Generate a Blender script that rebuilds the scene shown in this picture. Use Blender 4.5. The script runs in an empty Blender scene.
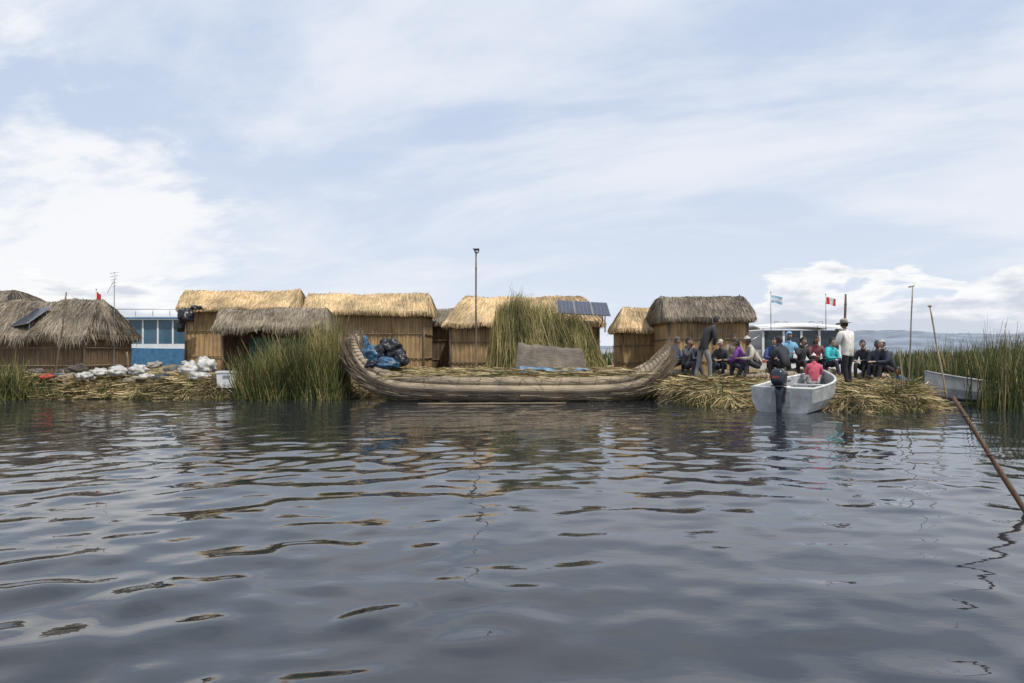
import bpy, bmesh, math, random
import numpy as np
from mathutils import Vector, Matrix, noise

random.seed(7); rng = np.random.default_rng(7)
CAM_H = 1.45; F = 682.7; HY = 348.0
def X(px, D): return (px-512.0)/F*D
def Z(py, D): return CAM_H-(py-HY)/F*D

scene = bpy.context.scene
col = scene.collection

# ------------------------------------------------------------------ materials
def new_mat(name):
    m = bpy.data.materials.new(name); m.use_nodes = True
    nt = m.node_tree; b = nt.nodes['Principled BSDF']
    return m, nt, b
def ramp(nt, cols, pos=None):
    r = nt.nodes.new('ShaderNodeValToRGB'); e = r.color_ramp.elements
    n = len(cols)
    while len(e) < n: e.new(0.5)
    for i, c in enumerate(cols):
        e[i].position = pos[i] if pos else i/(n-1)
        e[i].color = (c[0], c[1], c[2], 1)
    return r
_cache = {}
def mplain(name, c, rough=0.7, var=0.25, scale=6.0, bump=0.2, metal=0.0, bscale=None):
    key = (name, c, rough, var, scale)
    if key in _cache: return _cache[key]
    m, nt, b = new_mat(name)
    tc = nt.nodes.new('ShaderNodeTexCoord')
    n = nt.nodes.new('ShaderNodeTexNoise'); n.inputs['Scale'].default_value = scale
    n.inputs['Detail'].default_value = 6
    nt.links.new(tc.outputs['Object'], n.inputs['Vector'])
    lo = tuple(max(0, x*(1-var)) for x in c); hi = tuple(min(1, x*(1+var)) for x in c)
    r = ramp(nt, [lo, hi], [0.3, 0.7])
    nt.links.new(n.outputs['Fac'], r.inputs['Fac'])
    nt.links.new(r.outputs['Color'], b.inputs['Base Color'])
    b.inputs['Roughness'].default_value = rough
    b.inputs['Metallic'].default_value = metal
    if bump > 0:
        n2 = nt.nodes.new('ShaderNodeTexNoise'); n2.inputs['Scale'].default_value = bscale or scale*4
        n2.inputs['Detail'].default_value = 4
        nt.links.new(tc.outputs['Object'], n2.inputs['Vector'])
        bp = nt.nodes.new('ShaderNodeBump'); bp.inputs['Strength'].default_value = bump
        bp.inputs['Distance'].default_value = 0.02
        nt.links.new(n2.outputs['Fac'], bp.inputs['Height'])
        nt.links.new(bp.outputs['Normal'], b.inputs['Normal'])
    _cache[key] = m
    return m
def mstreak(name, cols, sc=(30, 30, 1.5), coord='Object', bump=0.6, rough=0.8, dist=0.03):
    m, nt, b = new_mat(name)
    tc = nt.nodes.new('ShaderNodeTexCoord'); mp = nt.nodes.new('ShaderNodeMapping')
    mp.inputs['Scale'].default_value = sc
    nt.links.new(tc.outputs[coord], mp.inputs['Vector'])
    n = nt.nodes.new('ShaderNodeTexNoise'); n.inputs['Scale'].default_value = 1; n.inputs['Detail'].default_value = 5
    n.inputs['Roughness'].default_value = 0.65
    nt.links.new(mp.outputs['Vector'], n.inputs['Vector'])
    n3 = nt.nodes.new('ShaderNodeTexNoise'); n3.inputs['Scale'].default_value = 1.3; n3.inputs['Detail'].default_value = 4
    nt.links.new(tc.outputs['Object'], n3.inputs['Vector'])
    r = ramp(nt, cols, [0.28+0.44*i/(len(cols)-1) for i in range(len(cols))])
    nt.links.new(n.outputs['Fac'], r.inputs['Fac'])
    r3 = ramp(nt, [(0.6, 0.6, 0.62), (1.1, 1.08, 1.02)], [0.35, 0.65])
    nt.links.new(n3.outputs['Fac'], r3.inputs['Fac'])
    mx = nt.nodes.new('ShaderNodeMixRGB'); mx.blend_type = 'MULTIPLY'; mx.inputs['Fac'].default_value = 1
    nt.links.new(r.outputs['Color'], mx.inputs['Color1']); nt.links.new(r3.outputs['Color'], mx.inputs['Color2'])
    nt.links.new(mx.outputs['Color'], b.inputs['Base Color'])
    b.inputs['Roughness'].default_value = rough
    bp = nt.nodes.new('ShaderNodeBump'); bp.inputs['Strength'].default_value = bump; bp.inputs['Distance'].default_value = dist
    nt.links.new(n.outputs['Fac'], bp.inputs['Height']); nt.links.new(bp.outputs['Normal'], b.inputs['Normal'])
    return m
def mstrand(name, cols, pos=None, rough=0.6):
    m, nt, b = new_mat(name)
    g = nt.nodes.new('ShaderNodeNewGeometry')
    r = ramp(nt, cols, pos)
    nt.links.new(g.outputs['Random Per Island'], r.inputs['Fac'])
    tc = nt.nodes.new('ShaderNodeTexCoord')
    n3 = nt.nodes.new('ShaderNodeTexNoise'); n3.inputs['Scale'].default_value = 1.1; n3.inputs['Detail'].default_value = 3
    nt.links.new(tc.outputs['Object'], n3.inputs['Vector'])
    r3 = ramp(nt, [(0.5, 0.5, 0.5), (1.15, 1.13, 1.08)], [0.35, 0.65])
    nt.links.new(n3.outputs['Fac'], r3.inputs['Fac'])
    mx = nt.nodes.new('ShaderNodeMixRGB'); mx.blend_type = 'MULTIPLY'; mx.inputs['Fac'].default_value = 1
    nt.links.new(r.outputs['Color'], mx.inputs['Color1']); nt.links.new(r3.outputs['Color'], mx.inputs['Color2'])
    nt.links.new(mx.outputs['Color'], b.inputs['Base Color'])
    b.inputs['Roughness'].default_value = rough
    b.inputs['Specular IOR Level'].default_value = 0.25
    return m

# ------------------------------------------------------------------ mesh accumulator
class Acc:
    def __init__(s): s.v = []; s.f = []; s.m = []; s.s = []; s.uv = []
    def add(s, verts, faces, mi=0, smooth=True, uvs=None, M=None):
        o = len(s.v)
        if M is not None: verts = [M @ Vector(v) for v in verts]
        s.v += [tuple(v) for v in verts]
        for k, f in enumerate(faces):
            s.f.append(tuple(i+o for i in f)); s.m.append(mi); s.s.append(smooth)
            s.uv.append(uvs[k] if uvs else None)
    def box(s, c, d, mi=0, R=None, taper=1.0):
        x, y, z = d[0]/2, d[1]/2, d[2]/2
        vs = [(-x, -y, -z), (x, -y, -z), (x, y, -z), (-x, y, -z), (-x*taper, -y*taper, z), (x*taper, -y*taper, z), (x*taper, y*taper, z), (-x*taper, y*taper, z)]
        M = Matrix.Translation(c) @ (R.to_4x4() if R is not None else Matrix.Identity(4))
        s.add(vs, [(0, 3, 2, 1), (4, 5, 6, 7), (0, 1, 5, 4), (1, 2, 6, 5), (2, 3, 7, 6), (3, 0, 4, 7)], mi, False, None, M)
    def ell(s, c, r, mi=0, nu=14, nv=10, R=None, fn=None):
        vs = []; fs = []
        for j in range(nv+1):
            th = math.pi*j/nv
            for i in range(nu):
                ph = 2*math.pi*i/nu
                p = Vector((math.sin(th)*math.cos(ph), math.sin(th)*math.sin(ph), math.cos(th)))
                if fn: p = fn(p)
                vs.append((p[0]*r[0], p[1]*r[1], p[2]*r[2]))
        for j in range(nv):
            for i in range(nu):
                i2 = (i+1) % nu
                fs.append((j*nu+i, (j+1)*nu+i, (j+1)*nu+i2, j*nu+i2))
        M = Matrix.Translation(c) @ (R.to_4x4() if R is not None else Matrix.Identity(4))
        s.add(vs, fs, mi, True, None, M)
    def tube(s, pts, rad, mi=0, n=8, cap=True, sq=None, capmi=None):
        pts = [Vector(p) for p in pts]
        if not hasattr(rad, '__len__'): rad = [rad]*len(pts)
        up = Vector((0, 0, 1)); vs = []; fs = []; uvs = []
        d0 = (pts[1]-pts[0]).normalized()
        a = d0.cross(up)
        if a.length < 1e-3: a = Vector((1, 0, 0))
        a.normalize(); L = 0; Ls = []
        for k, p in enumerate(pts):
            d = (pts[min(k+1, len(pts)-1)]-pts[max(k-1, 0)]).normalized()
            a = (a-d*a.dot(d)).normalized(); b = d.cross(a)
            if k: L += (p-pts[k-1]).length
            Ls.append(L)
            ra, rb = (rad[k], rad[k]) if not hasattr(rad[k], '__len__') else rad[k]
            for i in range(n):
                t = 2*math.pi*i/n
                vs.append(p+a*math.cos(t)*ra+b*math.sin(t)*rb)
        for k in range(len(pts)-1):
            for i in range(n):
                i2 = (i+1) % n
                fs.append((k*n+i, k*n+i2, (k+1)*n+i2, (k+1)*n+i))
                u1 = i/n*2; u2 = (i+1)/n*2
                uvs.append([(u1, Ls[k]), (u2, Ls[k]), (u2, Ls[k+1]), (u1, Ls[k+1])])
        s.add(vs, fs, mi, True, uvs)
        if cap:
            o = len(s.v)-len(vs)
            for f in (tuple(range(o+n-1, o-1, -1)), tuple(range(o+(len(pts)-1)*n, o+len(pts)*n))):
                s.f.append(f); s.m.append(mi if capmi is None else capmi); s.s.append(False); s.uv.append(None)
    def build(s, name, mats, parent=None, loc=None, rz=None):
        me = bpy.data.meshes.new(name); me.from_pydata(s.v, [], s.f)
        for m in mats: me.materials.append(m)
        me.polygons.foreach_set('material_index', s.m)
        me.polygons.foreach_set('use_smooth', s.s)
        if any(u is not None for u in s.uv):
            uvl = me.uv_layers.new(name='UVMap'); arr = []
            for f, u in zip(s.f, s.uv):
                for k in range(len(f)): arr += list(u[k]) if u else [0.0, 0.0]
            uvl.data.foreach_set('uv', arr)
        me.update()
        ob = bpy.data.objects.new(name, me); col.objects.link(ob)
        if parent: ob.parent = parent
        if loc is not None: ob.location = loc
        if rz is not None: ob.rotation_euler[2] = rz
        return ob
def empty(name, loc=(0, 0, 0), rz=0):
    e = bpy.data.objects.new(name, None); e.location = loc; e.rotation_euler[2] = rz
    e.empty_display_size = 0.3; col.objects.link(e); return e

def strands(name, roots, dirs, lens, width, bend, mat, parent=None, segs=2, sidez=None):
    N = len(roots); roots = np.asarray(roots, float); dirs = np.asarray(dirs, float)
    dirs /= np.linalg.norm(dirs, axis=1, keepdims=True)+1e-9
    lens = np.asarray(lens, float).reshape(-1, 1); width = np.broadcast_to(np.asarray(width, float).reshape(-1, 1), (N, 1))
    rv = rng.normal(size=(N, 3))
    if sidez is not None: rv[:, 2] *= sidez
    side = np.cross(dirs, rv); side /= np.linalg.norm(side, axis=1, keepdims=True)+1e-9
    K = segs+1; V = np.zeros((N, K*2, 3))
    for k in range(K):
        t = k/segs
        p = roots+dirs*lens*t+bend*t*t
        w = side*width*(0.5*(1-0.75*t*t))
        V[:, 2*k] = p-w; V[:, 2*k+1] = p+w
    base = np.arange(N)[:, None]*(K*2); Fs = []
    for k in range(segs):
        Fs.append(base+np.array([[2*k, 2*k+1, 2*k+3, 2*k+2]]))
    Fa = np.stack(Fs, 1).reshape(-1, 4)
    V = V.reshape(-1, 3)
    me = bpy.data.meshes.new(name)
    me.vertices.add(len(V)); me.vertices.foreach_set('co', V.ravel())
    me.loops.add(len(Fa)*4); me.loops.foreach_set('vertex_index', Fa.ravel().astype(np.int32))
    me.polygons.add(len(Fa)); me.polygons.foreach_set('loop_start', np.arange(0, len(Fa)*4, 4, dtype=np.int32))
    me.update(calc_edges=True); me.validate()
    me.materials.append(mat)
    ob = bpy.data.objects.new(name, me); col.objects.link(ob)
    if parent: ob.parent = parent
    return ob

# material set
M_thG = mstreak('thatch_golden', [(0.36, 0.255, 0.13), (0.60, 0.45, 0.255), (0.74, 0.58, 0.36)], (26, 3, 3))
M_thY = mstreak('thatch_grey', [(0.13, 0.105, 0.08), (0.24, 0.20, 0.155), (0.35, 0.30, 0.235)], (26, 3, 3))
M_sG = mstrand('straw_golden', [(0.42, 0.30, 0.16), (0.65, 0.49, 0.28), (0.78, 0.62, 0.39), (0.70, 0.53, 0.32)])
M_sY = mstrand('straw_grey', [(0.14, 0.115, 0.085), (0.26, 0.22, 0.17), (0.38, 0.33, 0.26), (0.30, 0.265, 0.21)])
M_wall = mstreak('reed_wall', [(0.12, 0.075, 0.035), (0.38, 0.255, 0.125), (0.56, 0.405, 0.22)], (28, 28, 1.0))
M_wallD = mstreak('reed_wall_dark', [(0.06, 0.04, 0.025), (0.16, 0.105, 0.06), (0.26, 0.18, 0.11)], (28, 28, 1.0))
M_rope = mplain('rope', (0.20, 0.16, 0.11), 0.9)
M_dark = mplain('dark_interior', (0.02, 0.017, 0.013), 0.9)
M_wood = mstreak('weathered_wood', [(0.10, 0.07, 0.045), (0.20, 0.15, 0.10), (0.28, 0.21, 0.15)], (40, 40, 3))
M_totora = mstrand('totora_green', [(0.035, 0.055, 0.016), (0.07, 0.10, 0.027), (0.13, 0.155, 0.048), (0.27, 0.22, 0.09), (0.40, 0.31, 0.16)], [0, 0.33, 0.62, 0.82, 1])
M_totoraY = mstrand('totora_drying', [(0.10, 0.12, 0.035), (0.20, 0.20, 0.07), (0.36, 0.30, 0.13), (0.50, 0.41, 0.22)])
M_white = mplain('white_paint', (0.72, 0.73, 0.73), 0.4, 0.08, 3, 0.05)
M_metal = mplain('grey_metal', (0.35, 0.36, 0.37), 0.4, 0.1, 5, 0.0, 0.7)
M_cell = mplain('solar_cell', (0.02, 0.03, 0.065), 0.15, 0.2, 5, 0.0)
M_plastic = mplain('sack_plastic', (0.40, 0.39, 0.365), 0.45, 0.45, 6, 1.0, bscale=14)
M_blue = mplain('tarp_blue', (0.03, 0.085, 0.15), 0.45, 0.7, 6, 1.0, bscale=10)
M_black = mplain('black_plastic', (0.012, 0.013, 0.017), 0.35, 0.3, 5, 0.6, bscale=12)
M_green = mplain('tarp_green', (0.03, 0.10, 0.07), 0.6, 0.3, 4, 0.4)

# ------------------------------------------------------------------ terrain
shore = [(-60, 21), (-22, 19.6), (-16, 19.3), (-12, 19.5), (-9, 19.2), (-7.5, 19.2), (-5.5, 19.3), (-4.4, 19.9), (3.9, 19.6), (4.15, 17.4), (4.8, 16.6), (5.4, 16.5),
         (5.9, 17.4), (7.0, 17.0), (7.3, 15.7), (8.0, 15.1), (9.0, 15.3), (9.8, 15.9), (10.6, 17.2), (11.2, 19.5), (12, 22), (13, 26), (16, 30)]
sx = np.array([p[0] for p in shore]); sy = np.array([p[1] for p in shore])
MB0 = Vector((6.05, 15.35)); MB1 = Vector((8.35, 18.25))
def ground_z(x, y):
    ys = np.interp(x, sx, sy)
    w = 0.12*math.sin(x*3.1)+0.09*math.sin(x*7.7+1)+0.25*noise.noise(Vector((x*2.2, 3, 0)))
    t = (y-ys-w)/0.7
    t = max(0, min(1, t)); e = t*t*(3-2*t)
    t2 = max(0, min(1, (y-ys)/6.0))
    z = -0.30+e*0.66+t2*0.24
    z += (noise.noise(Vector((x*0.9, y*0.9, 0)))*0.10+noise.noise(Vector((x*3, y*3, 4)))*0.09)*e
    if y > 32: z -= (y-32)*0.5
    if x > 11.5 : z -= (x-11.5)*0.3
    q = Vector((x, y)); d = MB1-MB0; k = max(0, min(1.05, (q-MB0).dot(d)/d.length_squared)); dd = (q-(MB0+d*k)).length
    if dd < 1.0: z = min(z, -0.12+0.12*k+max(0, dd-0.6)*1.0)
    return z
nx, ny = 420, 150
xs = np.linspace(-34, 17, nx); ysv = np.linspace(14, 36, ny)
V = [(x, y, ground_z(x, y)) for y in ysv for x in xs]
Fc = [(j*nx+i, j*nx+i+1, (j+1)*nx+i+1, (j+1)*nx+i) for j in range(ny-1) for i in range(nx-1)]
M_ground = mstreak('reed_ground', [(0.08, 0.065, 0.03), (0.22, 0.175, 0.09), (0.35, 0.28, 0.155)], (6, 14, 14), bump=0.8)
a = Acc(); a.add(V, Fc, 0); a.build('floating_reed_island_ground', [M_ground])
# straw litter on island
N = 60000
px_ = rng.uniform(-22, 13, N); off = rng.exponential(1.4, N)
py_ = np.interp(px_, sx, sy)+off-0.15
keep = (py_ < 30)
px_, py_ = px_[keep], py_[keep]
rz = np.array([ground_z(a_, b_) for a_, b_ in zip(px_, py_)])
keep = (rz > -0.06); px_, py_, rz = px_[keep], py_[keep], rz[keep]
n = len(px_); ang = rng.uniform(0, 2*math.pi, n)
edge = (py_-np.interp(px_, sx, sy)) < 0.8
dirs = np.stack([np.cos(ang), np.sin(ang)*0.8, rng.normal(0.08, 0.2, n)], 1)
dirs[edge, 1] = -np.abs(dirs[edge, 1]); dirs[edge, 2] -= 0.25
M_litter = mstrand('straw_litter', [(0.06, 0.05, 0.025), (0.24, 0.185, 0.09), (0.44, 0.34, 0.175), (0.62, 0.50, 0.29), (0.12, 0.15, 0.045)], [0, 0.22, 0.5, 0.74, 1])
strands('straw_litter', np.stack([px_, py_, rz+0.02], 1), dirs, rng.uniform(0.15, 0.6, n), rng.uniform(0.012, 0.028, n),
        np.stack([np.zeros(n), np.zeros(n), -rng.uniform(0, 0.12, n)], 1), M_litter)
# heaps of cut reed lying along the shore
def heap(name, cx, cy, rx, ry, h, n, mat, up=0.05, L=(0.5, 1.3), along=1.0):
    r = np.sqrt(rng.uniform(0, 1, n)); th = rng.uniform(0, 2*math.pi, n)
    x = cx+rx*r*np.cos(th); y = cy+ry*r*np.sin(th)
    gz = np.array([max(0.02, ground_z(a_, b_)) for a_, b_ in zip(x, y)])
    z = gz+h*(1-r**2)*rng.uniform(0.3, 1, n)
    an = rng.normal(0, 0.5/along, n)+np.where(rng.random(n) < 0.5, 0, math.pi)
    d = np.stack([np.cos(an), np.sin(an), rng.normal(up, 0.12, n)], 1)
    l = rng.uniform(L[0], L[1], n)
    roots = np.stack([x, y, z], 1)-d*l[:, None]*0.5
    return strands(name, roots, d, l, 0.022, np.stack([np.zeros(n), np.zeros(n), -rng.uniform(0, 0.15, n)], 1), mat)
heap('reed_heap', -10.0, 20.3, 2.8, 0.8, 0.30, 3500, M_litter)
heap('reed_heap', 5.6, 18.2, 1.4, 0.9, 0.22, 2600, M_litter, along=.6)
heap('reed_heap', 9.2, 17.0, 1.3, 1.0, 0.12, 2400, M_litter, along=.6)
heap('reed_heap', -14.5, 20.3, 1.8, 0.6, 0.28, 1800, M_litter)
heap('reed_heap', -12.6, 20.0, 1.4, 0.5, 0.2, 1200, M_litter, along=.5)

# ------------------------------------------------------------------ water
def axis(fine, g1, lim1, g2, lim2, start=0.0):
    v = [start]
    while v[-1] < lim2:
        p = abs(v[-1]); v.append(v[-1]+(max(fine, g1*p) if p < lim1 else g2*p))
    return v
ax = axis(0.035, 0.005, 19, 0.06, 5000); xs = np.array([-q for q in ax[:0:-1]]+ax)
ay = axis(0.022, 0.0045, 24, 0.06, 6000, 0.7); ys_ = np.array([-400, -100, -30, -10, -4, -1.5, -0.5, 0.0, 0.3, 0.5]+ay)
GX, GY = np.meshgrid(xs, ys_)
H = np.zeros_like(GX); nc = 100
mod = 0.85+0.4*np.sin(GX*0.45+GY*0.6+1)*np.sin(GY*0.37-GX*0.3)
for i in range(nc):
    lam = math.exp(rng.uniform(math.log(0.22), math.log(1.7)))
    th = rng.normal(math.pi/2+0.35, 0.7); k = 2*math.pi/lam
    slope = 0.094/math.sqrt(nc)*1.41*(0.6 if lam < 0.3 else (1.15 if lam < 0.85 else 0.6))
    ph = rng.uniform(0, 6.28)
    q = np.sin(k*(math.cos(th)*GX+math.sin(th)*GY)+ph)
    H += slope/k*q
H += 0.18*np.abs(H)
dist = np.sqrt(GX**2+GY**2)
H *= mod*np.clip(1-(dist-26)/14, 0, 1)*(1-0.58*np.clip((dist-4)/8, 0, 1))   # waves flattened away from the camera to keep reflections readable
nyy, nxx = GX.shape
V = np.stack([GX, GY, H], -1).reshape(-1, 3)
ii = (np.arange(nyy-1)[:, None]*nxx+np.arange(nxx-1)[None, :]).ravel()
Fa = np.stack([ii, ii+1, ii+nxx+1, ii+nxx], 1)
me = bpy.data.meshes.new('lake_water')
me.vertices.add(len(V)); me.vertices.foreach_set('co', V.ravel())
me.loops.add(len(Fa)*4); me.loops.foreach_set('vertex_index', Fa.ravel().astype(np.int32))
me.polygons.add(len(Fa)); me.polygons.foreach_set('loop_start', np.arange(0, len(Fa)*4, 4, dtype=np.int32))
me.polygons.foreach_set('use_smooth', np.ones(len(Fa), bool))
me.update(calc_edges=True)
m, nt, b = new_mat('lake_water')
b.inputs['Base Color'].default_value = (0.018, 0.022, 0.026, 1); b.inputs['Roughness'].default_value = 0.01; b.inputs['IOR'].default_value = 1.58
tc = nt.nodes.new('ShaderNodeTexCoord')
mp = nt.nodes.new('ShaderNodeMapping'); mp.inputs['Scale'].default_value = (5, 9, 1)
nn = nt.nodes.new('ShaderNodeTexNoise'); nn.inputs['Scale'].default_value = 1.0; nn.inputs['Detail'].default_value = 2
bp = nt.nodes.new('ShaderNodeBump'); bp.inputs['Strength'].default_value = 0.10; bp.inputs['Distance'].default_value = 0.02
nt.links.new(tc.outputs['Object'], mp.inputs['Vector']); nt.links.new(mp.outputs['Vector'], nn.inputs['Vector'])
nt.links.new(nn.outputs['Fac'], bp.inputs['Height']); nt.links.new(bp.outputs['Normal'], b.inputs['Normal'])
me.materials.append(m)
ob = bpy.data.objects.new('lake_water', me); col.objects.link(ob)

# ------------------------------------------------------------------ hills
a = Acc(); n = 400; V = []; Fc = []
for j in range(8):
    for i in range(n):
        x = -7000+14000*i/(n-1); t = j/7
        prof = 14+14*noise.noise(Vector((x*0.0007, 3, 0)))
        s = max(0, min(1, (x-1350)/900)); s = s*s*(3-2*s)
        prof += s*(86+40*noise.noise(Vector((x*0.0016, 0, 0)))+18*noise.noise(Vector((x*0.006, 0, 0)))+9*noise.noise(Vector((x*0.02, 1, 0))))
        z = prof*math.sin(t*math.pi/2)*(1+0.15*noise.noise(Vector((x*0.01, t*4, 0))))
        V.append((x, 3300+t*900, z-2))
for j in range(7):
    for i in range(n-1): Fc.append((j*n+i, j*n+i+1, (j+1)*n+i+1, (j+1)*n+i))
a.add(V, Fc, 0); a.build('distant_hills', [mplain('hazy_hill', (0.17, 0.20, 0.25), 1.0, 0.35, 0.008, 0)])  # distance haze is put into the hills' base colour

# ------------------------------------------------------------------ reeds
def reeds(name, pts, hmin, hmax, mat, width=0.02, lean=0.12, bendy=0.25, parent=None):
    pts = np.asarray(pts); n = len(pts)
    z = np.array([max(-0.1, ground_z(p[0], p[1])) if 14 < p[1] < 36 and -34 < p[0] < 17 else -0.1 for p in pts])
    cl = np.array([noise.noise(Vector((p[0]*1.7, p[1]*1.7, 9))) for p in pts])
    d = np.stack([rng.normal(0, lean, n)+cl*0.3, rng.normal(0, lean, n), np.ones(n)], 1)
    h = (rng.uniform(hmin, hmax, n) if np.isscalar(hmin) else hmin+(hmax-hmin)*rng.random(n))*(1+0.5*cl)
    b = np.stack([rng.normal(0, bendy, n), rng.normal(0, bendy, n), -np.abs(rng.normal(0, bendy*0.3, n))], 1)*h[:, None]*0.5
    return strands(name, np.stack([pts[:, 0], pts[:, 1], z], 1), d, h, width, b, mat, parent, 3)
def blobpts(n, cx, cy, rx, ry):
    r = np.sqrt(rng.random(n)); t = rng.uniform(0, 6.283, n)
    return np.stack([cx+rx*r*np.cos(t), cy+ry*r*np.sin(t)], 1)
reeds('totora_reed_clump', blobpts(1500, X(264, 19.2), 19.1, 0.75, 0.4), 0.6, 1.5, M_totora, lean=.2)
reeds('totora_reed_clump', blobpts(2000, X(312, 19.4), 19.3, 0.95, 0.4), 0.7, 1.95, M_totora, lean=0.15)
reeds('totora_reed_clump', blobpts(900, X(331, 19.6), 19.7, 0.55, 0.35), 1.4, 2.35, M_totoraY, lean=0.12, bendy=0.18)
reeds('totora_reed_clump', blobpts(500, X(285, 19.6), 19.7, 0.7, 0.3), 0.9, 1.7, M_totoraY, lean=0.22, bendy=0.25)
reeds('totora_reed_clump', blobpts(900, X(12, 19.6), 19.5, 0.8, 0.4), 0.4, 1.15, M_totora, lean=.25)
reeds('totora_reed_clump', blobpts(350, X(40, 19.6), 19.7, 0.5, 0.3), 0.2, 0.6, M_totora, lean=.3)
reeds('totora_reed_clump', blobpts(130, X(230, 26), 26.4, 0.12, 0.1), 1.8, 2.45, M_totoraY, lean=0.03, bendy=0.04)
# right reed bed
P = []
while len(P) < 13000:
    x = rng.uniform(10.8, 22); y = rng.uniform(15.4, 28)
    if y < 16.9: lim = 11.1
    elif y < 18.4: lim = 12.6
    else: lim = 14.1+(y-18.4)*0.25
    if x > lim and rng.random() < 1.2-(y-15)/18: P.append((x, y))
reeds('totora_reed_bed', P, 1.0, 1.85, M_totora, width=0.022, lean=0.10, bendy=0.2)
P = np.stack([rng.uniform(16, 120, 12000), 34+rng.exponential(22, 12000)], 1)
reeds('distant_totora_reed_bed', P, 0.8, 1.4, M_totora, width=0.10, lean=0.05, bendy=0.1)
P = np.stack([rng.uniform(-90, 16, 7000), 44+rng.exponential(16, 7000)], 1)
reeds('distant_totora_reed_bed', P, 0.9, 1.4, M_totora, width=0.12, lean=0.05, bendy=0.1)
# small tufts at edges
P = []
for k in range(95):
    cx = rng.uniform(4.2, 10.8) if k < 40 else rng.uniform(-17, -6.8); cy = np.interp(cx, sx, sy)+rng.uniform(-0.05, 0.9)
    if 5.2 < cx < 7.4: continue
    P.append(blobpts(int(rng.integers(25, 70)), cx, cy, rng.uniform(.12, .32), 0.14))
reeds('grass_tufts', np.concatenate(P), 0.10, 0.42, M_totora, width=0.014, lean=0.35, bendy=0.45)

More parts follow.
